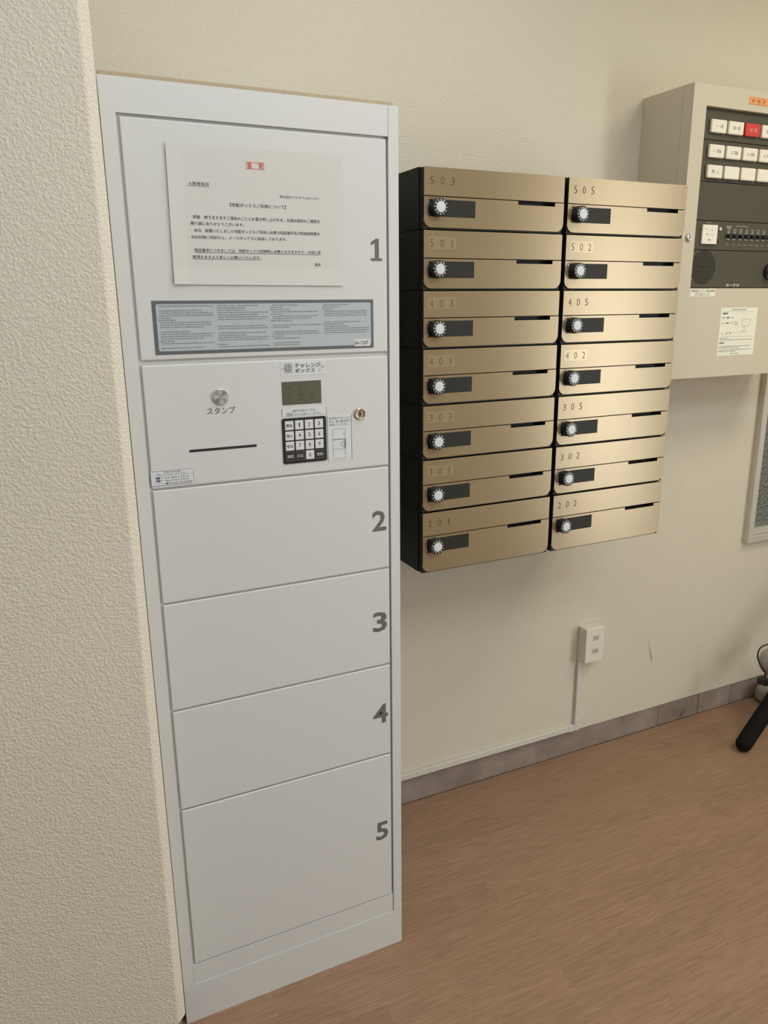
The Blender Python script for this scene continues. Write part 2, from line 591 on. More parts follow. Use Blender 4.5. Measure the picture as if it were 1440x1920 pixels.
# window in the back wall, beyond the alarm panel
win = boxes('window_1', [
    (WX0 - 0.006, WX0 + 0.020, -0.022, 0.03, WZ0 - 0.006, WZ1), (WX1 - 0.02, WX1 + 0.006, -0.022, 0.03, WZ0 - 0.006, WZ1),
    (WX0 + 0.020, WX1 - 0.02, -0.022, 0.03, WZ0 - 0.006, WZ0 + 0.018), (WX0 - 0.006, WX1 + 0.006, -0.022, 0.03, WZ1, WZ1 + 0.025)], 'alu', bevel=0.0015, seg=1, kind='structure')
win['label'] = 'aluminium-framed window with grey figured glass at right edge'
boxes('sash', [(WX0 + 0.021, WX0 + 0.030, -0.012, 0.02, WZ0 + 0.019, WZ1 - 0.001), (WX0 + 0.030, WX1 - 0.046, -0.012, 0.02, WZ0 + 0.019, WZ0 + 0.042),
               (WX1 - 0.046, WX1 - 0.021, -0.012, 0.02, WZ0 + 0.019, WZ1 - 0.001)], 'alu', win, bevel=0.001, seg=1)
boxes('pane', (WX0 + 0.0295, WX1 - 0.0455, 0.002, 0.007, WZ0 + 0.0415, WZ1), 'glass', win)
boxes('window_backing', (WX0 - 0.3, XR, 0.60, 0.66, 0, CEIL), 'dim_backing', kind='structure')  # added unseen backing, painted dark so the window glass stays dim

# ================================================================ PARCEL LOCKER
LW, LH, LD = 0.506, 1.80, 0.4583
LO = (LW / 2, -LD / 2, 0.0)
locker = thing('parcel_locker', 'tall white parcel locker with five numbered doors and a keypad', 'locker', LO)
X0, X1 = 0.0225, 0.4855       # door opening
Z0, ZK, Z1 = 0.1405, 0.092, 1.7495

boxes('cabinet_shell', [
    (0.0015, 0.006, -LD + 0.02, -0.004, 0.0, LH - 0.002), (LW - 0.006, LW - 0.0015, -LD + 0.02, -0.004, 0.0, LH - 0.002),
    (0.006, LW - 0.006, -LD + 0.02, -0.004, LH - 0.008, LH - 0.002), (0.006, LW - 0.006, -0.010, -0.004, 0.0, LH - 0.008),
    (0.006, LW - 0.006, -LD + 0.0125, -LD + 0.020, 0.0, LH - 0.008)], 'shell', locker, org=LO)
boxes('gap_lightener', (X0 + 0.0002, X1 - 0.0008, -LD + 0.0062, -LD + 0.0120, Z0 + 0.0002, Z1 - 0.0002), 'white', locker, org=LO)  # added pale sheet close behind the doors, makes their gaps lighter
ff = [(0, 0), (LW, 0), (LW, LH), (X1 + 0.0004, LH), (X1 + 0.0004, ZK), (X0, ZK), (X0, Z1), (X1 - 0.0004, Z1), (X1 - 0.0004, LH), (0, LH)]
mesh_obj('face_frame', prism_y([(x - LO[0], z) for x, z in ff], -LD - LO[1], -LD + 0.012 - LO[1], 'face_frame', 0.0014), 'white', locker)
boxes('bottom_rail', (X0 + 0.0003, X1 - 0.0003, -LD + 0.0016, -LD + 0.0115, ZK + 0.0003, Z0), 'white', locker, bevel=0.0008, org=LO)
boxes('top_strip', (0.002, 0.497, -LD + 0.003, -LD + 0.016, LH, LH + 0.0072), 'tan_strip', locker, bevel=0.0015, org=LO)  # thin mottled tan strip along the top front edge

DX0, DX1 = 0.0272, 0.4815
DF = -LD + 0.0008
doors = [('1', 1.3745, 1.7450, (0.449, 0.472, 1.5385, 1.5770)), ('2', 0.9420, 1.1515, (0.4445, 0.4755, 1.0215, 1.0640)),
         ('3', 0.7265, 0.9385, (0.4430, 0.4755, 0.8030, 0.8470)), ('4', 0.5120, 0.7230, (0.4405, 0.4755, 0.5900, 0.6350)),
         ('5', 0.1425, 0.5085, (0.4435, 0.4740, 0.2970, 0.3430))]
for s, za, zb, nb in doors:
    d = boxes('door', (DX0, DX1, DF, -LD + 0.0060, za, zb), 'white', locker, bevel=0.0022, seg=3, org=LO)
    d['label'] = 'white locker door marked ' + s
    if s == '1':
        xa, xb, zl, zh = nb
        w = xb - xa
        pts = [(0, 0), (1, 0), (1, .12), (.72, .12), (.72, 1), (.46, 1), (.02, .84), (.02, .70), (.36, .80), (.36, .12), (0, .12)]
        mesh_obj('door_number', prism_y([(xa + u * w - LO[0], zl + v * (zh - zl)) for u, v in pts], DF - 0.0003 - LO[1], DF - 0.0001 - LO[1], 'door_number'), 'number', d)
    else:
        text('door_number', [(s, *nb, 0.022)], DF - 0.0003, 'number', d, LO)

# control panel and its fittings
boxes('control_panel', (DX0, DX1, DF, -LD + 0.0060, 1.1550, 1.3665), 'white', locker, bevel=0.0022, seg=3, org=LO)
F0 = DF - 0.0002
btn = mesh_obj('stamp_button', lathe_y([(0.0136, DF), (0.0136, DF - 0.0035), (0.0128, DF - 0.0042), (0.0006, DF - 0.0042)], 'stamp_button', 40, 0.1557 - LO[0], 1.3078), 'steel', locker)
for v in btn.data.vertices:
    v.co.y -= LO[1]
text('stamp_lettering', [('スタンプ', 0.1308, 0.1813, 1.2778, 1.2897, 0.006)], F0 - 0.0002, 'number', locker, LO)
boxes('stamp_slot', (0.0955, 0.2165, DF - 0.0004, DF + 0.001, 1.2140, 1.2185), 'slot', locker, org=LO)
# contact sticker
st = mesh_obj('contact_sticker', prism_y([(x - LO[0], z) for x, z in rounded(0.0260, 0.0997, 1.1600, 1.1860, 0.0025)], F0 - 0.0002 - LO[1], DF - LO[1], 'contact_sticker'), 'label', locker)
rim = rounded(0.0260, 0.0997, 1.1600, 1.1860, 0.0025)
flat_rects('sticker_border', [(0.0285, 0.0972, 1.1855, 1.1860), (0.0285, 0.0972, 1.1600, 1.1605), (0.0260, 0.0264, 1.1625, 1.1835), (0.0993, 0.0997, 1.1625, 1.1835), (0.0275, 0.0985, 1.1768, 1.1770)], F0 - 0.0004, 'navy', st, LO)
text('sticker_lettering', [('お問い合わせ先', 0.0485, 0.0772, 1.1822, 1.1846, 0.01), ('FTS コントロールセンター', 0.0366, 0.0892, 1.1783, 1.1808),
                           ('℡ 03-3851-5515', 0.0430, 0.0909, 1.1719, 1.1745), ('℡ 06-6352-0355', 0.0430, 0.0909, 1.1672, 1.1697),
                           ('フリーダイヤル', 0.0305, 0.0468, 1.1628, 1.1648), ('0120-753980', 0.0560, 0.0955, 1.1620, 1.1647)], F0 - 0.0005, 'navy', st, LO)
for b in [(0.0347, 0.0418, 1.1717, 1.1752), (0.0347, 0.0418, 1.1670, 1.1702), (0.0508, 0.0548, 1.1620, 1.1648)]:
    flat_rects('sticker_badge', [b], F0 - 0.0005, 'navy', st, LO)
# logo label
lg = boxes('logo_label', (0.2680, 0.3545, F0 - 0.0002, DF, 1.3385, 1.3645), 'label', locker, org=LO)
flat_rects('logo_square', [(0.2732, 0.2912, 1.3422, 1.3613)], F0 - 0.0004, 'label_grey', lg, LO)
text('logo_lettering', [('@', 0.2752, 0.2892, 1.3442, 1.3594, 0.004), ('チャレンジ', 0.2950, 0.3447, 1.3512, 1.3600, 0.022), ('ボックス', 0.2950, 0.3336, 1.3424, 1.3506, 0.022)], F0 - 0.0006, 'ink_soft', lg, LO)
flw = []
for cx, cz, r in ((0.3482, 1.3525, 0.0032), (0.3425, 1.3458, 0.0024), (0.2712, 1.3510, 0.0016)):
    for k in range(6):
        a = k * PI / 3
        x, z, q = cx + r * 0.7 * math.cos(a), cz + r * 0.7 * math.sin(a), r * 0.22
        flw.append((x - q, x + q, z - q, z + q))
for q in range(3):
    flat_rects('logo_flower', flw[6 * q:6 * q + 6], F0 - 0.0005, 'ink_plate', lg, LO)
# display
dp = boxes('display', (0.2688, 0.3443, F0 - 0.0006, DF, 1.2858, 1.3275), 'lcd_rim', locker, org=LO)
boxes('screen', (0.2713, 0.3420, F0 - 0.0009, F0 - 0.0005, 1.2888, 1.3245), 'lcd', dp, org=LO)
flat_rects('faint_segments', [(0.2760 + 0.006 * k, 0.2795 + 0.006 * k, z, z + 0.0035) for z in (1.3150, 1.3020, 1.2930) for k in (0, 1, 4, 5, 6, 8) if (k + int(z * 1000)) % 3], F0 - 0.0011, 'lcd_char', dp, LO)
# start label
la = boxes('start_label', (0.2675, 0.3532, F0 - 0.0002, DF, 1.2646, 1.2786), 'label', locker, org=LO)
for b in [(0.2668, 0.2675, 1.2650, 1.2787), (0.3530, 0.3537, 1.2642, 1.2780)]:
    flat_rects('label_bar', [b], F0 - 0.0004, 'ink_soft', la, LO)
text('label_lettering', [('操作を始めるときは、', 0.2876, 0.3329, 1.2719, 1.2764), ('開始', 0.2768, 0.2870, 1.2661, 1.2699), ('ボタンを押してください。', 0.2905, 0.3438, 1.2653, 1.2694)], F0 - 0.0005, 'ink_soft', la, LO)
flat_rects('label_box', outline(0.2752, 0.2885, 1.2652, 1.2708, 0.0003), F0 - 0.0005, 'ink_soft', la, LO)
# keypad
kp = mesh_obj('keypad', prism_y([(x - LO[0], z) for x, z in rounded(0.2657, 0.3518, 1.1765, 1.2612, 0.004)], F0 - 0.0012 - LO[1], DF - LO[1], 'keypad', 0.0004), 'pad', locker)
legend = [['開始', '1', '2', '3'], ['預入', '4', '5', '6'], ['取出', '7', '8', '9'], ['確認', '訂正', '0', '登録']]
KX = [0.2711, 0.2905, 0.3098, 0.3291]
KZ = [1.2397, 1.2205, 1.2013, 1.1822]
key_me = {}
for m_ in ('key', 'key_dark'):
    bm = bmesh.new()
    bm_box(bm, (0, 0.0164, -0.0010, 0, 0, 0.0166), 0.0003, 1)
    key_me[m_] = bm_mesh(bm, 'key')
    key_me[m_].materials.append(M[m_])
for r in range(4):
    for c in range(4):
        s = legend[r][c]
        dk = r == 3 and c != 2
        o = bpy.data.objects.new('key', key_me['key_dark' if dk else 'key'])
        COL.objects.link(o)
        o.parent = kp
        o.location = (KX[c] - LO[0], F0 - 0.0010 - LO[1], KZ[r])
        x, z = KX[c], KZ[r]
        bx = (x + 0.0022, x + 0.0142, z + 0.0052, z + 0.0112) if len(s) == 2 else (x + 0.0063, x + 0.0101, z + 0.0048, z + 0.0122)
        if s == '1':
            bx = (x + 0.0070, x + 0.0095, z + 0.0048, z + 0.0122)
        text('key_legend', [(s, *bx, 0.008)], F0 - 0.0022, 'panel_ink' if dk else 'ink', kp, LO)
        if dk:
            flat_rects('key_outline', outline(x, x + 0.0164, z, z + 0.0166, 0.00035), F0 - 0.0022, 'panel_ink_dim', kp, LO)
# door hint label
lb = boxes('hint_label', (0.3552, 0.4030, F0 - 0.0002, DF, 1.1745, 1.2610), 'label', locker, org=LO)
for b in [(0.3540, 0.3547, 1.1748, 1.2615), (0.4034, 0.4041, 1.1742, 1.2610)]:
    flat_rects('label_bar', [b], F0 - 0.0004, 'ink_soft', lb, LO)
text('label_lettering', [('扉が閉まりにくいと', 0.3582, 0.4005, 1.2527, 1.2573), ('きは、扉の番号部分', 0.3582, 0.4005, 1.2467, 1.2512), ('を押してください。', 0.3582, 0.3985, 1.2407, 1.2451),
                         ('1', 0.3870, 0.3880, 1.2225, 1.2260), ('2', 0.3861, 0.3878, 1.2035, 1.2068), ('3', 0.3863, 0.3880, 1.1870, 1.1902)], F0 - 0.0005, 'ink_soft', lb, LO)
flat_rects('hint_drawing', outline(0.3647, 0.3908, 1.1777, 1.2345, 0.0004) + [(0.3647, 0.3908, 1.2140, 1.2153), (0.3647, 0.3895, 1.1958, 1.1962), (0.3886, 0.3908, 1.1962, 1.2140)], F0 - 0.0005, 'ink_soft', lb, LO)
rg = []
for k in range(16):
    a = k * PI / 8
    rg.append((0.3872 + 0.0050 * math.cos(a) - 0.0007, 0.3872 + 0.0050 * math.cos(a) + 0.0007, 1.2050 + 0.0050 * math.sin(a) - 0.0005, 1.2050 + 0.0050 * math.sin(a) + 0.0005))
flat_rects('hint_ring', rg, F0 - 0.0006, 'ink_plate', lb, LO)
# key lock
kl = mesh_obj('key_lock', lathe_y([(0.0110, DF), (0.0110, DF - 0.0030), (0.0092, DF - 0.0050), (0.0080, DF - 0.0046), (0.0070, DF - 0.0030), (0.0004, DF - 0.0030)], 'key_lock', 32, 0.4210 - LO[0], 1.2602), 'lock_metal', locker, smooth=False)
for v in kl.data.vertices:
    v.co.y -= LO[1]
boxes('keyhole', [(0.4197, 0.4223, DF - 0.0036, DF - 0.0028, 1.2550, 1.2656), (0.4180, 0.4240, DF - 0.0034, DF - 0.0028, 1.2588, 1.2612)], 'slot', kl, org=LO)

# instruction plate on door 1
pl = boxes('instruction_plate', (0.0520, 0.4525, F0 - 0.0006, DF, 1.3830, 1.4705), 'plate_rim', locker, bevel=0.0003, seg=1, org=LO)
mesh_obj('plate_face', prism_y([(x - LO[0], z) for x, z in rounded(0.0580, 0.4470, 1.3885, 1.4650, 0.003)], F0 - 0.0009 - LO[1], F0 - 0.0004 - LO[1], 'plate_face'), 'plate', pl)
rng = random.Random(11)
fp = []
for c in range(4):
    xa = 0.0600 + c * 0.0970
    for r in range(19):
        z = 1.4610 - r * 0.0038
        if rng.random() < 0.16 or (c == 3 and r > 13):
            continue
        head = rng.random() < 0.22
        fp += print_lines(xa + (0 if head else 0.003), xa + 0.0925, z, 0.0019, rng, rng.uniform(0.2, 0.45) if head else rng.choice((0.55, 0.8, 0.95, 1.0)))
flat_rects('fine_print', fp, F0 - 0.0011, 'ink_plate', pl, LO, kind='stuff')
ra = boxes('serial_label', (0.4126, 0.4445, F0 - 0.0013, F0 - 0.0008, 1.3865, 1.3990), 'label', pl, org=LO)
text('serial_lettering', [('RA-13307', 0.4140, 0.4408, 1.3893, 1.3962, 0.004)], F0 - 0.0015, 'ink', pl, LO)

# notice taped on door 1
NO = (0.2430, DF, 1.4950)
nt_ = thing('notice_sheet', 'off-white printed notice sheet with red stamp taped to top locker door', 'notice', NO)
bm = bmesh.new()
NX, NZ = 12, 8
c00, c10, c11, c01 = (0.0912, 1.4965), (0.3922, 1.4945), (0.3978, 1.7130), (0.0936, 1.7122)
grid = []
for j in range(NZ + 1):
    row = []
    for i in range(NX + 1):
        u, v = i / NX, j / NZ
        x = (c00[0] * (1 - u) + c10[0] * u) * (1 - v) + (c01[0] * (1 - u) + c11[0] * u) * v
        z = (c00[1] * (1 - u) + c10[1] * u) * (1 - v) + (c01[1] * (1 - u) + c11[1] * u) * v
        curl = 0.0022 * max(0, (0.12 - u) / 0.12) ** 2 + 0.0018 * max(0, (0.10 - v) / 0.10) ** 2
        row.append(bm.verts.new((x - NO[0], -0.0008 - curl, z - NO[2])))
    grid.append(row)
for j in range(NZ):
    for i in range(NX):
        bm.faces.new((grid[j][i], grid[j][i + 1], grid[j + 1][i + 1], grid[j + 1][i]))
back = [[bm.verts.new((v.co.x, v.co.y + 0.0003, v.co.z)) for v in row] for row in grid]
for j in range(NZ):
    for i in range(NX):
        bm.faces.new((back[j][i], back[j + 1][i], back[j + 1][i + 1], back[j][i + 1]))
edge = [(0, i) for i in range(NX + 1)] + [(j, NX) for j in range(1, NZ + 1)] + [(NZ, i) for i in range(NX - 1, -1, -1)] + [(j, 0) for j in range(NZ - 1, 0, -1)]
for q, (j, i) in enumerate(edge):
    j2, i2 = edge[(q + 1) % len(edge)]
    bm.faces.new((grid[j][i], back[j][i], back[j2][i2], grid[j2][i2]))
mesh_obj('paper', bm_mesh(bm, 'paper'), 'paper', nt_)
TY = DF - 0.0014
text('stamp', [('重', 0.2258, 0.2334, 1.6822, 1.6908, 0.01), ('要', 0.2450, 0.2526, 1.6822, 1.6908, 0.01)], TY, 'red_ink', nt_, NO)
flat_rects('stamp_border', outline(0.2240, 0.2543, 1.6811, 1.6917, 0.0006), TY, 'red_ink', nt_, NO)
for it in [
    ('入居者各位', 0.1255, 0.1598, 1.6512, 1.6566), ('株式会社フルタイムロッカー', 0.2797, 0.3522, 1.6382, 1.6424),
    ('【宅配ボックスご利用について】', 0.1926, 0.2896, 1.6208, 1.6266, 0.004),
    ('拝啓　時下ますますご清栄のこととお喜び申し上げます。日頃は格別のご高配を', 0.1296, 0.3513, 1.5998, 1.6055, 0.003),
    ('賜り誠にありがとうございます。', 0.1252, 0.2146, 1.5901, 1.5955, 0.003),
    ('本日、設置いたしました宅配ボックスご利用に必要な暗証番号及び取扱説明書を', 0.1298, 0.3507, 1.5794, 1.5848, 0.003),
    ('当社封筒に同封の上、メールボックスに投函しております。', 0.1248, 0.2895, 1.5690, 1.5741, 0.003),
    ('暗証番号につきましては、宅配ボックス利用時に必要となりますので、大切に保', 0.1289, 0.3512, 1.5485, 1.5538, 0.003),
    ('管頂きますよう宜しくお願いいたします。', 0.1244, 0.2415, 1.5383, 1.5430, 0.003),
    ('敬具', 0.3393, 0.3505, 1.5278, 1.5331)]:
    text('printed_line', [it], TY, 'ink', nt_, NO)
for b in [(0.1252, 0.1598, 1.6500, 1.6504), (0.1287, 0.3511, 1.5471, 1.5476), (0.1243, 0.2415, 1.5370, 1.5375)]:
    flat_rects('underline', [b], TY, 'ink', nt_, NO)

# ================================================================ MAILBOXES
MD = 0.3488                 # front plane of the doors
MW = 0.347
HN, HT = 0.1195, 0.1435     # row pitch, height of the bottom row

def mailbox_meshes(h, door_bottom):
    """meshes of one unit; local origin at left front-door edge, wall plane, unit base"""
    d = {}
    bm = bmesh.new(); bm_box(bm, (-0.002, 0.349, -MD + 0.020, -0.0006, 0.0030, h + 0.0018), 0.0012); d['casing'] = bm_mesh(bm, 'casing')
    d['casing'].materials.append(M['casing'])
    zb = h - door_bottom - 0.003
    bm = bmesh.new()
    ya, yb = -MD + 0.0042, -MD + 0.020
    for b in ((0.001, 0.009, ya, yb, zb, h - 0.0010), (MW - 0.009, MW - 0.001, ya, yb, zb, h - 0.0010), (0.009, MW - 0.009, ya, yb, h - 0.008, h - 0.0010), (0.009, MW - 0.009, ya, yb, zb, zb + 0.010)):
        bm_box(bm, b)
    # corner gussets seen behind the rounded corners of the door
    for xa, xb in ((0.009, 0.024), (MW - 0.024, MW - 0.009)):
        bm_box(bm, (xa, xb, ya, yb, zb + 0.010, zb + 0.022))
    d['front_frame'] = bm_mesh(bm, 'front_frame'); d['front_frame'].materials.append(M['frame_blk'])
    bm = bmesh.new(); bm_box(bm, (0, MW, -MD, -MD + 0.0040, h - 0.0535, h), 0.0007); d['flap'] = bm_mesh(bm, 'flap', True)
    d['flap'].materials.append(M['brass'])
    zt, z0 = h - 0.0552, h - door_bottom
    r = 0.017
    pts = rounded(0, MW, z0, zt, r, 7, (1, 1, 0, 0))
    k = len(pts) - 1
    # pts: ... right-top, left-top ; insert the mail notch between them
    notch = [(0.323, zt), (0.323, zt - 0.0072), (0.227, zt - 0.0072), (0.227, zt)]
    pts = pts[:k] + notch + pts[k:]
    d['door'] = prism_y(pts, -MD, -MD + 0.0040, 'door', 0.0006, True); d['door'].materials.append(M['brass'])
    # name strip, lip, dial
    zc = h - 0.0762
    bm = bmesh.new(); bm_box(bm, (0.0112, 0.1206, -MD - 0.0006, -MD + 0.001, zc - 0.0166, zc + 0.0160), 0.0003, 1); d['name_strip'] = bm_mesh(bm, 'name_strip')
    d['name_strip'].materials.append(M['nameplate'])
    bm = bmesh.new(); bm_box(bm, (0.0082, 0.0110, -MD - 0.0016, -MD + 0.001, zc - 0.0135, zc + 0.0130), 0.0008); d['lip'] = bm_mesh(bm, 'lip')
    d['lip'].materials.append(M['chrome'])
    yk = -MD - 0.0006
    d['dial'] = lathe_y([(0.0178, yk), (0.0178, yk - 0.010), (0.0172, yk - 0.0155), (0.0160, yk - 0.0166), (0.0004, yk - 0.0166)], 'dial', 32, 0, 0)
    d['dial'].materials.append(M['dial'])
    d['dial_cap'] = lathe_y([(0.0106, yk - 0.0160), (0.0106, yk - 0.0172), (0.0100, yk - 0.0178), (0.0003, yk - 0.0180)], 'dial_cap', 28, 0, 0)
    d['dial_cap'].materials.append(M['dial_face'])
    V, F = [], []
    for k_, s in enumerate('AB0123456789'):
        vs, fs = text_pts(s, 0.02)
        ax = (min(v[0] for v in vs) + max(v[0] for v in vs)) / 2
        ay = (min(v[1] for v in vs) + max(v[1] for v in vs)) / 2
        hh = max(v[1] for v in vs) - min(v[1] for v in vs)
        a = -k_ * PI / 6
        n0 = len(V)
        for v in vs:
            x, z = (v[0] - ax) / hh * 0.0042, (v[1] - ay) / hh * 0.0042 + 0.0134
            V.append((x * math.cos(a) - z * math.sin(a), yk - 0.0168, x * math.sin(a) + z * math.cos(a)))
        F += [tuple(i + n0 for i in f) for f in fs]
    me = bpy.data.meshes.new('dial_marks'); me.from_pydata(V, [], F); me.materials.append(M['dial_face']); d['dial_marks'] = me
    d['zc'] = zc
    return d

proto = {'n': mailbox_meshes(HN, 0.1137), 't': mailbox_meshes(HT, 0.1375)}
for k in ('dial', 'dial_cap', 'dial_marks', 'lip'):
    if k != 'lip':
        proto['t'][k] = proto['n'][k]

def link(name, me, parent, loc=(0, 0, 0)):
    o = bpy.data.objects.new(name, me)
    COL.objects.link(o)
    o.parent = parent
    o.location = loc
    return o

rows = ['top', 'second', 'third', 'fourth', 'fifth', 'sixth', 'bottom']
left_n = ['503', '501', '403', '401', '303', '301', '201']
right_n = ['505', '502', '405', '402', '305', '302', '202']
film = {'501', '403', '401', '303', '301', '402', '502'}
rng = random.Random(5)
for colname, xs, nums in (('left', 0.6172, left_n), ('right', 0.9752, right_n)):
    for i, num in enumerate(nums):
        kind = 't' if i == 6 else 'n'
        P, h = proto[kind], (HT if kind == 't' else HN)
        zt = 1.7253 - i * 0.11915
        root = thing('mailbox', 'champagne metal mailbox numbered %s, %s of the %s column' % (num, 'top' if i == 0 else ('taller one at the bottom' if i == 6 else rows[i] + ' from the top'), colname), 'mailbox', (xs, 0, zt - h), 'wall mailboxes in two columns')
        link('casing', P['casing'], root)
        link('front_frame', P['front_frame'], root)
        fl = link('flap', P['flap'], root)
        if num in film:
            boxes('number_film', (0.0100, 0.0760, -MD - 0.0002, -MD + 0.0002, h - 0.0365, h - 0.0120), 'brass_film', fl, uv=True)
        xa = 0.0146
        items = []
        for q, ch in enumerate(num):
            w = 0.0022 if ch == '1' else 0.0084
            cx = xa + 0.0042 + q * 0.0238
            items.append((ch, cx - w / 2, cx + w / 2, h - 0.0325, h - 0.0172, -0.012))
        text('room_number', items, -MD - 0.0004, 'mail_ink', fl)
        dr = link('door', P['door'], root)
        link('name_strip', P['name_strip'], root)
        link('lip', P['lip'], root)
        dl = link('dial', P['dial'], root, (0.0295, 0, P['zc']))
        link('dial_cap', P['dial_cap'], dl)
        mk = link('dial_marks', P['dial_marks'], dl)
        mk.rotation_euler = (0, rng.uniform(-0.2, 0.2), 0)

# ================================================================ ALARM / BROADCAST PANEL
PD = 0.1827
BX0, BX1, BZ0, BZ1 = 1.4861, 2.040, 1.2516, 2.0003
BO = ((BX0 + BX1) / 2, 0.0, BZ0)
pan = thing('alarm_panel', 'beige metal alarm control box with rows of white buttons beside mailboxes', 'control panel', BO)
OX0, OX1, OZ0, OZ1 = 1.5333, 1.993, 1.4962, 1.9500
SE = -PD + 0.036
boxes('box_body', [(BX0, BX0 + 0.003, SE, -0.0005, BZ0, BZ1), (BX1 - 0.003, BX1, SE, -0.0005, BZ0, BZ1), (BX0 + 0.003, BX1 - 0.003, SE, -0.0005, BZ1 - 0.003, BZ1),
                   (BX0 + 0.003, BX1 - 0.003, SE, -0.0005, BZ0, BZ0 + 0.003), (BX0 + 0.003, BX1 - 0.003, -0.004, -0.0005, BZ0 + 0.003, BZ1 - 0.003)], 'panel', pan, org=BO)
SE2 = SE - 0.0008
boxes('box_front', [(BX0, OX0, -PD, SE2, BZ0, BZ1), (OX1, BX1, -PD, SE2, BZ0, BZ1), (OX0, OX1, -PD, SE2, OZ1, BZ1), (OX0, OX1, -PD, SE2, BZ0, OZ0)], 'panel', pan, org=BO)
boxes('module_back', (OX0, OX1, -PD + 0.018, -PD + 0.022, OZ0, OZ1), 'module_gap', pan, org=BO)
MF = -PD + 0.012
cutz = [1.9490, 1.8735, 1.7715, 1.6735, 1.5975, 1.4972]
for a, b in zip(cutz[1:], cutz[:-1]):
    boxes('module', (OX0 + 0.001, OX1 - 0.001, MF, -PD + 0.018, a + 0.0008, b - 0.0008), 'module', pan, bevel=0.0006, seg=1, org=BO)
bmw = {}
for m_ in ('lampkey', 'lampkey_red'):
    bm = bmesh.new()
    bm_box(bm, (0, 0.0555, -0.009, 0, 0, 0.0325), 0.003, 2)
    bmw[m_] = bm_mesh(bm, 'lamp_button')
    bmw[m_].materials.append(M[m_])
brow = [(1.8900, ['一 斉', '非 常', '火 災', '復 旧', '', '', '']), (1.8295, ['1 階', '2 階', '3 階', '4 階', '5 階', '', '']), (1.7795, ['屋 上', '', '', '', '', '', ''])]
bl_dark, bl_lite = [], []
for r, (z, names) in enumerate(brow):
    for c in range(7):
        x = 1.5615 + 0.0628 * c
        red = r == 0 and c == 2
        o = bpy.data.objects.new('lamp_button', bmw['lampkey_red' if red else 'lampkey'])
        COL.objects.link(o)
        o.parent = pan
        o.location = (x - BO[0], MF - BO[1], z - BO[2])
        if red:
            o['label'] = 'red lamp button with white lettering'
        if names[c]:
            it = (names[c], x + 0.014, x + 0.042, z + 0.0115, z + 0.0205)
            t_ = text('button_legend', [it], MF - 0.0093, 'panel_ink' if red else 'key_ink', pan, BO)
# selector plate and small lever switches
sw = boxes('selector_plate', (1.5665, 1.6225, MF - 0.006, MF, 1.6125, 1.6625), 'lampkey', pan, bevel=0.0015, org=BO)
flat_rects('selector_marks', [(1.576, 1.582, 1.650, 1.6515), (1.596, 1.604, 1.648, 1.6495), (1.580, 1.590, 1.637, 1.639), (1.600, 1.606, 1.636, 1.6375), (1.588, 1.598, 1.622, 1.625)], MF - 0.0063, 'key_ink', sw, BO)
text('plate_caption', [('電源', 1.584, 1.605, 1.6655, 1.6705)], MF - 0.0004, 'panel_ink_dim', pan, BO)
boxes('indicator', [(1.6325, 1.6405, MF - 0.003, MF, 1.6490, 1.6570)], 'dial_face', pan, bevel=0.001, org=BO)
boxes('indicator', [(1.6290, 1.6365, MF - 0.002, MF, 1.6165, 1.6240)], 'slot', pan, bevel=0.001, org=BO)
boxes('switch_slot', (1.6560, 1.985, MF - 0.0006, MF, 1.6290, 1.6420), 'slot', pan, org=BO)
bm = bmesh.new()
bm_box(bm, (0, 0.0120, -0.010, 0, 0, 0.0070), 0.0015, 1)
lev = bm_mesh(bm, 'lever')
lev.materials.append(M['black'])
caps, ticks = [], []
rng = random.Random(2)
for k in range(14):
    x = 1.6640 + k * 0.0232
    o = bpy.data.objects.new('lever', lev)
    COL.objects.link(o)
    o.parent = pan
    o.location = (x - BO[0], MF - BO[1], 1.6320 - BO[2])
    ticks += [(x, x + 0.011, 1.6262, 1.6283), (x + 0.001, x + 0.011, 1.6435, 1.6450)]
    caps += [(x + 0.001, x + 0.013, 1.6520, 1.6545), (x + 0.001, x + 0.012, 1.6475, 1.6500)]
    caps += [(x + q * 0.0042, x + q * 0.0042 + 0.0026, 1.6120, 1.6120 + rng.uniform(0.002, 0.0034)) for q in range(3)]
caps += [(1.6600, 1.6790, 1.6560, 1.6620), (1.695, 1.742, 1.6610, 1.6632), (1.742, 1.7432, 1.6565, 1.6632)]
flat_rects('switch_tick', ticks, MF - 0.0008, 'panel_ink', pan, BO)
flat_rects('switch_caption', caps, MF - 0.0003, 'panel_ink_dim', pan, BO, kind='stuff')
# loudspeaker holes
V, F = [], []
SX, SZ = 1.5865, 1.5520
for ring in range(0, 9):
    n = max(1, ring * 6)
    for k in range(n):
        a = 2 * PI * k / n
        cx, cz, rr = SX + 0.0054 * ring * math.cos(a), SZ + 0.0054 * ring * math.sin(a), 0.0019
        n0 = len(V)
        for q in range(8):
            w = 2 * PI * q / 8
            V.append((cx + rr * math.cos(w) - BO[0], MF - 0.0003 - BO[1], cz + rr * math.sin(w) - BO[2]))
        F.append(tuple(range(n0, n0 + 8)))
me = bpy.data.meshes.new('speaker_holes')
me.from_pydata(V, [], F)
mesh_obj('speaker_holes', me, 'hole', pan, kind='stuff')
kn = mesh_obj('volume_knob', lathe_y([(0.022, MF), (0.022, MF - 0.008), (0.017, MF - 0.010), (0.016, MF - 0.024), (0.0004, MF - 0.025)], 'volume_knob', 28, 1.848 - BO[0], 1.5420 - BO[2]), 'black', pan)
text('maker_lettering', [('ホーチキ', 1.6800, 1.7330, 1.5005, 1.5090, 0.03)], MF - 0.0004, 'panel_ink', pan, BO)
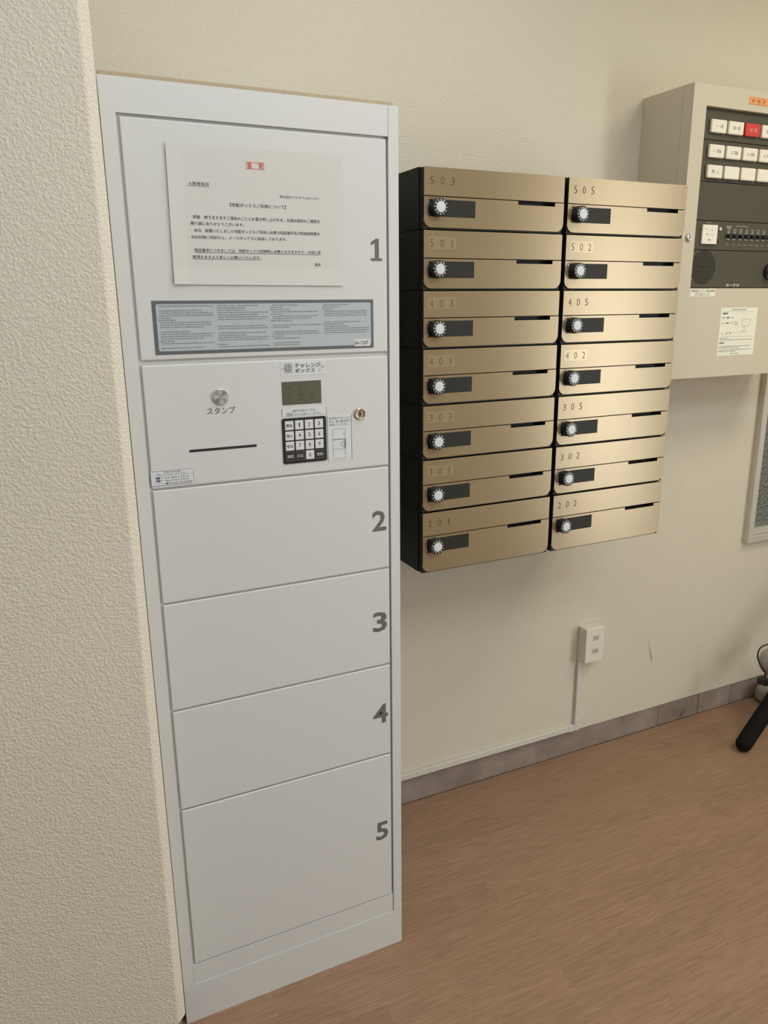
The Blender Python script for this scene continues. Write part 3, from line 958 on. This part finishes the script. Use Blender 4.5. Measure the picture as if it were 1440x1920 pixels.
# labels on the front
ol = boxes('orange_label', (1.6840, 1.8900, -PD - 0.0006, -PD, 1.9660, 1.9850), 'orange', pan, bevel=0.0002, seg=1, org=BO)
text('orange_lettering', [('非 常 放 送 設 備', 1.6920, 1.8100, 1.9705, 1.9805, 0.01)], -PD - 0.0009, 'orange_ink', ol, BO)
flat_rects('label_border', outline(1.6858, 1.8882, 1.9675, 1.9835, 0.0007), -PD - 0.0009, 'orange_ink', ol, BO)
ss = boxes('service_sticker', (1.5330, 1.6270, -PD - 0.0004, -PD, 1.4745, 1.4945), 'sheet', pan, org=BO)
text('sticker_lettering', [('有限会社 ヤマト消防設備', 1.5375, 1.6235, 1.4862, 1.4925, 0.01), ('TEL 0466-34-1119', 1.5520, 1.6070, 1.4810, 1.4845), ('FAX 0466-34-1120', 1.5520, 1.6070, 1.4765, 1.4797)], -PD - 0.0006, 'ink_soft', ss, BO)
sh = boxes('instruction_sheet', (1.6574, 1.8045, -PD - 0.0006, -PD, 1.3095, 1.4430), 'sheet', pan, org=BO)
rng = random.Random(9)
fp = print_lines(1.700, 1.765, 1.4365, 0.0028, rng) + [(1.664, 1.798, 1.4318, 1.4322), (1.6645, 1.798, 1.3425 + 0.020, 1.3429 + 0.020)]
for z, f in ((1.3575, 0.25), (1.3530, 0.95), (1.3350, 0.9), (1.3310, 0.6), (1.3250, 0.95), (1.3205, 0.5)):
    fp += print_lines(1.6635, 1.800, z, 0.0022, rng, f, 0.003)
for z in (1.4150, 1.4000):
    fp += print_lines(1.664, 1.680, z, 0.002, rng) + print_lines(1.699, 1.712, z, 0.002, rng)
fp += print_lines(1.714, 1.732, 1.4020, 0.002, rng) + print_lines(1.714, 1.732, 1.3960, 0.002, rng)
fp += outline(1.746, 1.778, 1.3920, 1.4110, 0.0006) + outline(1.752, 1.760, 1.3760, 1.3920, 0.0006) + [(1.690, 1.775, 1.3745, 1.3750), (1.668, 1.674, 1.370, 1.3722), (1.686, 1.692, 1.371, 1.374), (1.698, 1.706, 1.3715, 1.374)]
flat_rects('sheet_print', fp, -PD - 0.0009, 'ink_plate', sh, BO, kind='stuff')
flat_rects('sheet_mark', [(1.6655, 1.6850, 1.4255, 1.4295), (1.6835, 1.6930, 1.4138, 1.4180), (1.6830, 1.6925, 1.3990, 1.4030), (1.6630, 1.6820, 1.3440, 1.3475)], -PD - 0.0009, 'ink_soft', sh, BO)
text('sheet_maker', [('ホーチキ', 1.7130, 1.7420, 1.3125, 1.3170, 0.02)], -PD - 0.0009, 'ink', sh, BO)
lk = mesh_obj('panel_lock', lathe_y([(0.0095, -PD), (0.0095, -PD - 0.004), (0.0078, -PD - 0.006), (0.0004, -PD - 0.006)], 'panel_lock', 28, 1.5085 - BO[0], 1.6262 - BO[2]), 'steel', pan)
boxes('lock_slot', (1.5073, 1.5097, -PD - 0.0063, -PD - 0.0055, 1.6195, 1.6330), 'slot', lk, org=BO)

# ================================================================ OUTLET AND CABLE DUCT
QX0, QX1, QZ0, QZ1, QD = 1.3722, 1.4455, 0.3440, 0.4612, 0.040
QO = ((QX0 + QX1) / 2, 0.0, QZ0)
out_ = thing('wall_outlet', 'white surface-mounted double power outlet on the cream wall', 'outlet', QO)
boxes('back_box', (QX0, QX1, -QD + 0.006, -0.0004, QZ0, QZ1), 'outlet', out_, bevel=0.002, org=QO)
boxes('cover_plate', (QX0, QX1, -QD, -QD + 0.006, QZ0, QZ1), 'outlet', out_, bevel=0.0022, org=QO)
for zc in (0.4275, 0.3825):
    s = boxes('socket', (1.3985, 1.4245, -QD - 0.0008, -QD + 0.001, zc - 0.0095, zc + 0.0095), 'socket', out_, bevel=0.0006, seg=1, org=QO)
    for x in (1.4075, 1.4165):
        boxes('socket_slot', (x - 0.0011, x + 0.0011, -QD - 0.0010, -QD, zc - 0.0038 - (0.001 if x < 1.41 else 0), zc + 0.0038), 'slot', s, org=QO)

RO = (1.3812, 0.0, 0.0885)
duct = thing('cable_duct', 'slim white cable duct running from outlet down and along skirting', 'cable duct', RO)
boxes('vertical_run', (1.3712, 1.3902, -0.0115, -0.0003, 0.128, QZ0 - 0.0006), 'duct', duct, bevel=0.0018, org=RO)
boxes('horizontal_run', (0.5085, 1.350, -0.0115, -0.0003, 0.0905, 0.1100), 'duct', duct, bevel=0.0018, org=RO)
boxes('elbow', [(1.3704, 1.3910, -0.0125, -0.0003, 0.0892, 0.1290), (1.3480, 1.3703, -0.0125, -0.0003, 0.0892, 0.1112)], 'duct', duct, bevel=0.0015, org=RO)

# ================================================================ BLACK TUBE STAND AT THE RIGHT EDGE
SO = (2.38, -0.215, 0.0)
stand = thing('folding_stand', 'thick black rounded tube leg at right edge with a thin looped cable', 'stand', SO)
def rel(p):
    return (p[0] - SO[0], p[1] - SO[1], p[2] - SO[2])
def leg(a, b, rad):
    A, B = Vector(a), Vector(b)
    d = (B - A).normalized()
    pts, rs = [], []
    for k in range(6):
        w = k / 5 * PI / 2
        pts.append(rel(A - d * rad * math.cos(w)))
        rs.append(max(0.0008, rad * math.sin(w)))
    pts.append(rel(B)); rs.append(rad)
    return mesh_obj('leg', tube_mesh(pts, rs, 'leg', 20), 'tube', stand, smooth=True)
apex = Vector((2.40, -0.205, 0.512))
leg((1.897, -0.245, 0.0275), apex, 0.0265)
leg((2.92, -0.245, 0.0275), apex + Vector((0.01, 0, 0)), 0.0265)
boxes('hinge_block', (2.365, 2.445, -0.245, -0.165, 0.480, 0.560), 'black', stand, bevel=0.01, org=SO)
hp = []
for k in range(11):
    w = -PI / 2 + PI * k / 10
    hp.append((rel((2.124 + 0.012 * math.sin(w), -0.150, 0.236 + 0.050 * math.sin(w))), max(0.001, 0.050 * math.cos(w))))
mesh_obj('housing', tube_mesh([a for a, b in hp], [b for a, b in hp], 'housing', 24), 'grey_plastic', stand, smooth=True)
boxes('housing_arm', (2.150, 2.240, -0.190, -0.140, 0.245, 0.275), 'grey_plastic', stand, bevel=0.006, org=SO)
boxes('base_block', (2.215, 2.46, -0.10, -0.012, 0.0, 0.066), 'grey_plastic', stand, bevel=0.022, seg=4, org=SO)
boxes('base_bar', (2.30, 2.46, -0.255, -0.08, 0.005, 0.035), 'grey_plastic', stand, bevel=0.006, org=SO)
loop = [(2.0180, 0.212), (2.0193, 0.2216), (2.0197, 0.2375), (2.0095, 0.2517), (1.9964, 0.2684), (1.9834, 0.2851), (1.9728, 0.303), (1.9698, 0.3134), (1.971, 0.3287), (1.9769, 0.3391), (1.9887, 0.3446), (2.0043, 0.3462), (2.0220, 0.3445), (2.050, 0.332), (2.080, 0.308), (2.108, 0.272)]
fine = []
for q in range(len(loop) - 1):
    p0, p1, p2, p3 = (Vector(loop[max(0, min(len(loop) - 1, q + w))]) for w in (-1, 0, 1, 2))
    for w in range(4):
        t_ = w / 4
        fine.append(tuple(0.5 * ((2 * p1) + (p2 - p0) * t_ + (2 * p0 - 5 * p1 + 4 * p2 - p3) * t_ ** 2 + (3 * p1 - p0 - 3 * p2 + p3) * t_ ** 3)))
loop = fine + [loop[-1]]
mesh_obj('cable', tube_mesh([rel((x, -0.200 + 0.05 * max(0, k - 50) / 10, z)) for k, (x, z) in enumerate(loop)], 0.0026, 'cable', 8), 'cable', stand, smooth=True)
cl = boxes('plug', [(1.994, 2.020, -0.211, -0.189, 0.203, 0.226), (2.014, 2.036, -0.209, -0.191, 0.193, 0.214)], 'black', stand, bevel=0.003, org=SO)
mesh_obj('plug_lead', tube_mesh([rel(p) for p in ((2.032, -0.200, 0.203), (2.055, -0.195, 0.200), (2.080, -0.180, 0.208), (2.100, -0.170, 0.218))], 0.0026, 'plug_lead', 8), 'cable', stand)
